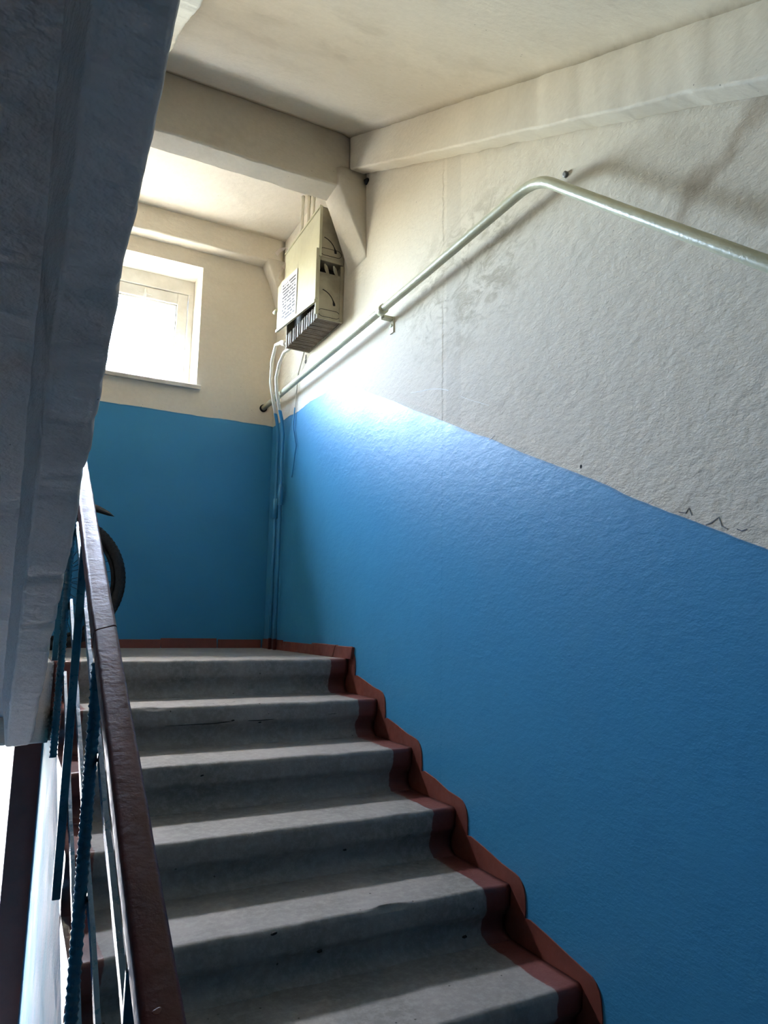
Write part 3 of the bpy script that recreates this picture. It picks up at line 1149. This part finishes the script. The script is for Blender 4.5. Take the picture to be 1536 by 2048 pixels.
# near side cheek (with the two bent-out flaps), far cheek, back plate
cbox('back_plate', (-0.008, BY0, ZB), (0.0, BY1, ZT), BOXS)
cbox('side_plate', (BX + 0.012, BY0, ZB), (0.0, BY0 + 0.004, 1.955), BOXS, 0)
cbox('side_plate', (BX + 0.024, BY0, 2.040), (0.0, BY0 + 0.004, ZT), BOXS, 0)
cbox('side_plate', (BX + 0.012, BY1 - 0.004, ZB), (0.0, BY1, ZT), BOXS, 0)
cbox('top_plate', (BX + 0.012, BY0, ZT - 0.004), (0.0, BY1, ZT), BOXS, 0)
cbox('divider', (BX + 0.02, BY0, 2.020), (0.0, BY1, 2.040), BOXS)
cbox('back_flange', (-0.022, BY0 - 0.006, ZB), (-0.001, BY0 + 0.002, 2.01), BOXS)
cbox('front_flange', (BX, BY0 - 0.005, ZB + 0.02), (BX + 0.018, BY0 + 0.006, 2.07), BOXP)
cbox('inner_box', (BX + 0.05, BY0 + 0.06, 1.76), (-0.02, BY1 - 0.02, 2.01), DARK, 0)
# bent tongues at the opening in the side
for x in (-0.095, -0.045):
    b = MB()
    pr = [(0, 1.945), (0.020, 1.958), (0.028, 1.985), (0.018, 1.992), (0.004, 1.975), (-0.006, 1.955)]
    b.loft([[(x - 0.012 - dy * 0.5, BY0 - 0.018, z + dy * 0.2) for dy, z in pr], [(x + 0.010 - dy * 0.5, BY0 + 0.002, z + dy * 0.2) for dy, z in pr]])
    child(b.build('bent_tongue', BOXS), cb)


def slot(name, pts, w, mat):
    """narrow cut-out ribbon on the near side face"""
    b = MB()
    y = BY0 - 0.0012
    v = []
    for i, (x, z) in enumerate(pts):
        p = Vector((x, 0, z))
        a = Vector((pts[max(i - 1, 0)][0], 0, pts[max(i - 1, 0)][1]))
        c_ = Vector((pts[min(i + 1, len(pts) - 1)][0], 0, pts[min(i + 1, len(pts) - 1)][1]))
        d_ = (c_ - a).normalized()
        nn_ = Vector((-d_.z, 0, d_.x)) * (w[i] if hasattr(w, '__len__') else w)
        v.append((p + nn_, p - nn_))
    rings = [[(q[0].x, y, q[0].z), (q[1].x, y, q[1].z), (q[1].x, y + 0.002, q[1].z), (q[0].x, y + 0.002, q[0].z)] for q in v]
    b.loft(rings)
    return child(b.build(name, mat), cb)


for zc, mt in ((1.775, DARK), (2.065, DARK)):
    ar = [(-0.135 + 0.085 * math.sin(a), zc + 0.088 * math.cos(a)) for a in [math.radians(12 + 72 * i / 10) for i in range(11)]]
    slot('arc_slot', ar, [0.0022] * 8 + [0.004, 0.007, 0.006], mt)
for zc in (1.735, 2.072):
    ov = []
    for i in range(25):
        a = 2 * PI * i / 24
        ov.append((-0.078 + (0.036 if math.cos(a) > 0 else -0.036) + 0.024 * math.cos(a), zc + 0.020 * math.sin(a)))
    slot('knockout', ov, 0.0012, DARK)
# louvred bottom: thin plates side by side
me_f = None
fin_n = 40
for i in range(fin_n):
    y = BY0 + 0.012 + (BY1 - BY0 - 0.024) * i / (fin_n - 1)
    if me_f is None:
        pr = [(0, 0), (0.130, 0.0), (0.130, 0.055), (0, 0.075)]
        b = MB().loft([[(BX + 0.012 + px_, -0.0036, pz_) for px_, pz_ in pr], [(BX + 0.012 + px_, 0.0036, pz_) for px_, pz_ in pr]])
        o = b.build('fin', FINM)
        me_f = o.data
    else:
        o = bpy.data.objects.new('fin', me_f)
        COL.objects.link(o)
    o.location = (0.002 * math.sin(i * 2.1), y, ZB + 0.0015 * math.sin(i * 1.3))
    o.rotation_euler = (0.05 * math.sin(i * 1.9), 0, 0.03 * math.sin(i * 3.1))
    child(o, cb)
# doors: the lower one stands out from the cabinet at its far end
XN, XF = BX - 0.002, BX - 0.040


def sheet(name, pts, th_, mat):
    """vertical sheet from (y,z,x) corners"""
    b = MB()
    f0 = [(x_, y_, z_) for (y_, z_, x_) in pts]
    f1 = [(x_ + th_, y_, z_) for (y_, z_, x_) in pts]
    b.loft([f0, f1])
    return child(b.build(name, mat), cb)


sheet('lower_door', [(BY0, 1.785, XN), (BY1 + 0.02, 1.797, XF), (BY1 + 0.02, 2.063, XF), (BY1 - 0.03, 2.085, XF + 0.006), (BY0, 2.075, XN)], 0.003, BOXP)
sheet('door_lip', [(BY0 - 0.004, 1.780, XN - 0.006), (BY1 + 0.022, 1.792, XF - 0.006), (BY1 + 0.022, 1.806, XF - 0.006), (BY0 - 0.004, 1.796, XN - 0.006)], 0.012, BOXP)
sheet('upper_door', [(BY0 - 0.002, 2.042, BX + 0.010), (BY1 - 0.01, 2.075, BX - 0.012), (BY1 - 0.01, 2.262, BX - 0.012), (BY0 - 0.002, 2.312, BX + 0.010)], 0.003, BOXP)
cbox('door_edge', (BX + 0.006, BY0 - 0.012, 2.035), (BX + 0.022, BY0 + 0.002, 2.318), BOXP)
cbox('door_edge', (BX - 0.006, BY0 - 0.010, 1.800), (BX + 0.010, BY0 + 0.002, 2.078), BOXP)
sheet('upper_lip', [(BY0 - 0.01, 2.308, BX + 0.004), (BY1 - 0.005, 2.258, BX - 0.018), (BY1 - 0.005, 2.268, BX - 0.018), (BY0 - 0.01, 2.320, BX + 0.004)], 0.012, BOXP)
child(MB().tube([(XF + 0.0, BY1 + 0.02, 1.93), (XF - 0.008, BY1 + 0.055, 1.92)], 0.010, 10).build('knob', BOXP), cb)
# notice taped to the door (thing of its own)
nt_o = MB().box((-0.0008, -0.105, -0.135), (0.0008, 0.105, 0.135)).build('paper_notice', NOTICE)
ang = math.atan2(XF - XN, BY1 + 0.02 - BY0)
ny_ = 0.525
nt_o.location = (XN + (XF - XN) * (ny_ - BY0) / (BY1 + 0.02 - BY0) - 0.0022, ny_, 1.935)
nt_o.rotation_euler = (math.radians(0.5), 0, -ang)
tag(nt_o, 'white typed paper notice stuck on the cabinet door', 'notice')

# conduits climbing the corner
c1 = tag(empty('cable_conduit', (-0.03, 1.07, 0)), 'thin conduit with lower sleeve climbing the corner to the cabinet', 'conduit')
child(MB().tube([(-0.030, 1.075, 0.0), (-0.030, 1.072, 0.6), (-0.030, 1.075, 1.30), (-0.045, 1.062, 1.38), (-0.082, 1.010, 1.45), (-0.106, 0.985, 1.52), (-0.122, 0.980, 1.60), (-0.135, 0.930, 1.72), (-0.142, 0.85, 1.785), (-0.140, 0.76, 1.770), (-0.135, 0.68, 1.735), (-0.125, 0.63, 1.725)], 0.0105, 10).build('tube', CONDUIT), c1)
child(MB().tube([(-0.030, 1.072, 0.78), (-0.030, 1.072, 0.90)], 0.0165, 12).build('sleeve', CONDUIT), c1)
child(MB().tube([(-0.138, 0.745, 1.763), (-0.135, 0.68, 1.735)], 0.016, 10).build('tape_wrap', PAPERW), c1)
c2 = tag(empty('cable_conduit', (-0.03, 0.98, 0)), 'thin conduit with higher sleeve beside the corner conduit', 'conduit')
child(MB().tube([(-0.030, 0.985, 0.0), (-0.030, 0.985, 0.6), (-0.030, 0.985, 1.28), (-0.045, 0.972, 1.37), (-0.082, 0.930, 1.45), (-0.106, 0.905, 1.52), (-0.115, 0.900, 1.60), (-0.112, 0.86, 1.68), (-0.105, 0.80, 1.73), (-0.100, 0.66, 1.72), (-0.095, 0.63, 1.725)], 0.0105, 10).build('tube', CONDUIT), c2)
child(MB().tube([(-0.030, 0.985, 0.85), (-0.030, 0.985, 0.975)], 0.0165, 12).build('sleeve', CONDUIT), c2)
c3 = tag(empty('cable', (-0.01, 0.85, 0.9)), 'thin painted cable dangling on the wall below the cabinet', 'cable')
child(MB().tube([(-0.03, 0.66, 1.71), (-0.012, 0.80, 1.62), (-0.010, 0.84, 1.45), (-0.012, 0.86, 1.30), (-0.010, 0.80, 1.18), (-0.012, 0.83, 1.06), (-0.008, 0.86, 1.0)], 0.004, 6).build('cord', CONDUIT), c3)
# risers from the cabinet to the ceiling
for i, (y, x) in enumerate(((0.600, -0.060), (0.560, -0.045), (0.635, -0.085))):
    o = MB().tube([(x, y, ZT - 0.03), (x, y, 2.48), (x + 0.005, y + 0.004, 2.65)], 0.011 - 0.002 * (i % 2), 10).build('cable_riser', CONDUIT)
    tag(o, 'short thin cream cable riser running from the cabinet top into the ceiling', 'conduit', 'risers above the cabinet')
# strips of torn tape hanging by the cabinet


def ribbon(pts, w, name):
    b = MB()
    rings = []
    for i, p in enumerate(pts):
        p = Vector(p)
        d_ = (Vector(pts[min(i + 1, len(pts) - 1)]) - Vector(pts[max(i - 1, 0)])).normalized()
        s_ = d_.cross(Vector((0.5, -0.7, 0.3))).normalized() * w
        e_ = d_.cross(s_).normalized() * 0.001
        rings.append([p + s_ + e_, p - s_ + e_, p - s_ - e_, p + s_ - e_])
    b.loft(rings)
    return b.build(name, PAPERW)


tag(ribbon([(-0.13, 0.655, 2.30), (-0.155, 0.69, 2.325), (-0.18, 0.71, 2.315), (-0.205, 0.72, 2.285)], 0.011, 'tape_strip'), 'torn pale tape strip curling over the upper cabinet corner', 'tape')
tag(ribbon([(-0.15, 0.66, 2.215), (-0.175, 0.68, 2.19), (-0.188, 0.69, 2.15), (-0.19, 0.69, 2.12)], 0.011, 'tape_strip'), 'torn pale tape strip hanging down beside the upper cabinet door', 'tape')
tag(ribbon([(-0.10, 0.185, 2.345), (-0.095, 0.182, 2.33), (-0.09, 0.180, 2.30), (-0.088, 0.180, 2.27)], 0.010, 'tape_strip'), 'ragged pale scrap between the cabinet top and the beam', 'tape')
b = MB().tube([(-0.006, 0.70, 1.70), (-0.006, 0.70, 1.675)], 0.003, 6).torus((-0.006, 0.70, 1.660), Vector((0, 1, 0)), Vector((0, 0, 1)), 0.011, 0.0025, 16, 6)
tag(b.build('hanging_wire', STEEL), 'small wire loop hanging under the cabinet', 'wire')

# ------------------------------------------------------------------ marks and fixings on the right wall
tag(MB().tube([(0.0, -1.507, 1.537), (-0.008, -1.507, 1.537), (-0.010, -1.507, 1.536)], [0.010, 0.010, 0.006], 10).build('wall_bolt', STEEL),
    'small grey bolt head in the wall above the pipe bend', 'bolt')
tag(MB().tube([(-0.002, -0.083, 2.355), (-0.012, -0.084, 2.345), (-0.012, -0.084, 2.325)], [0.010, 0.012, 0.005], 8).build('wall_plug', DARK),
    'dark plug in the corner under the overhead stringer', 'plug')


def stroke(pts, w, mat, name, wr_):
    b = MB()
    rings = []
    for i, (y, z) in enumerate(pts):
        a = Vector(pts[max(i - 1, 0)])
        c_ = Vector(pts[min(i + 1, len(pts) - 1)])
        d_ = (c_ - a).normalized()
        n_ = Vector((-d_.y, d_.x)) * w
        rings.append([(-0.0010, y + n_.x, z + n_.y), (-0.0010, y - n_.x, z - n_.y), (0.001, y - n_.x, z - n_.y), (0.001, y + n_.x, z + n_.y)])
    b.loft(rings)
    o = b.build(name, mat, bpy.data.objects['wall_right'])
    return o


CAMP = Vector((-1.39943, -3.04371, 0.16897))


def on_wall(px_, py_):
    """photo pixel to a point (y,z) on the right wall plane"""
    d_ = fwd + right * ((px_ - 768) / FPX) + up * ((1024 - py_) / FPX)
    t_ = -CAMP.x / d_.x
    p = CAMP + d_ * t_
    return (p.y, p.z)


for pts, w, mt, nm in (([(1358, 1024), (1372, 1026), (1378, 1016), (1384, 1030)], 0.0013, MARK, 'pencil_mark'),
                       ([(1412, 1050), (1424, 1045), (1438, 1034), (1444, 1052), (1456, 1058)], 0.0013, MARK, 'pencil_mark'),
                       ([(1474, 1058), (1484, 1062), (1494, 1058)], 0.0012, MARK, 'pencil_mark'),
                       ([(822, 786), (840, 783), (862, 778), (884, 778), (898, 781)], 0.0014, CHALK, 'scratch'),
                       ([(922, 793), (940, 800), (962, 806), (978, 811)], 0.0008, CHALK, 'scratch'),
                       ([(978, 880), (984, 876), (990, 870)], 0.0014, CHALK, 'scratch')):
    stroke([on_wall(*p) for p in pts], w, mt, nm, None)

# hairline crack along the riser of the second step, and chips in the rendered nosings
def on_riser(px_, py_, y_):
    d_ = fwd + right * ((px_ - 768) / FPX) + up * ((1024 - py_) / FPX)
    return CAMP + d_ * ((y_ - CAMP.y) / d_.y)


crk = []
for (px_, py_) in ((330, 1452), (380, 1450), (428, 1447), (470, 1442), (520, 1441), (570, 1435), (620, 1432), (670, 1427), (722, 1423)):
    p = on_riser(px_, py_, -0.296)
    crk.append(Vector((p.x, -0.2945 + 0.004 * math.sin(px_ * 0.7), p.z)))
child(MB().tube(crk, [0.0006, 0.0012, 0.0022, 0.0014, 0.0018, 0.0012, 0.0016, 0.0010, 0.0006], 6).build('crack', DARK), fl)
for (px_, py_, y_, r_) in ((404, 1551, -0.598, 0.005), (466, 1441, -0.297, 0.005), (520, 1445, -0.297, 0.004), (548, 1867, -1.200, 0.007), (640, 1903, -1.197, 0.005), (690, 1700, -0.897, 0.004), (930, 1874, -1.197, 0.005)):
    p = on_riser(px_, py_, y_)
    b = MB()
    ring = [p + Vector((r_ * 1.5 * math.cos(a), 0.004 + 0.001 * math.sin(3 * a), r_ * 0.7 * math.sin(a + 0.4))) for a in [2 * PI * j / 9 for j in range(9)]]
    ring2 = [q + Vector((0, -0.0055, 0)) * 1.0 + (p - q) * 0.25 for q in ring]
    b.loft([ring, ring2], True, True, False)
    child(b.build('pit', DARK), fl)
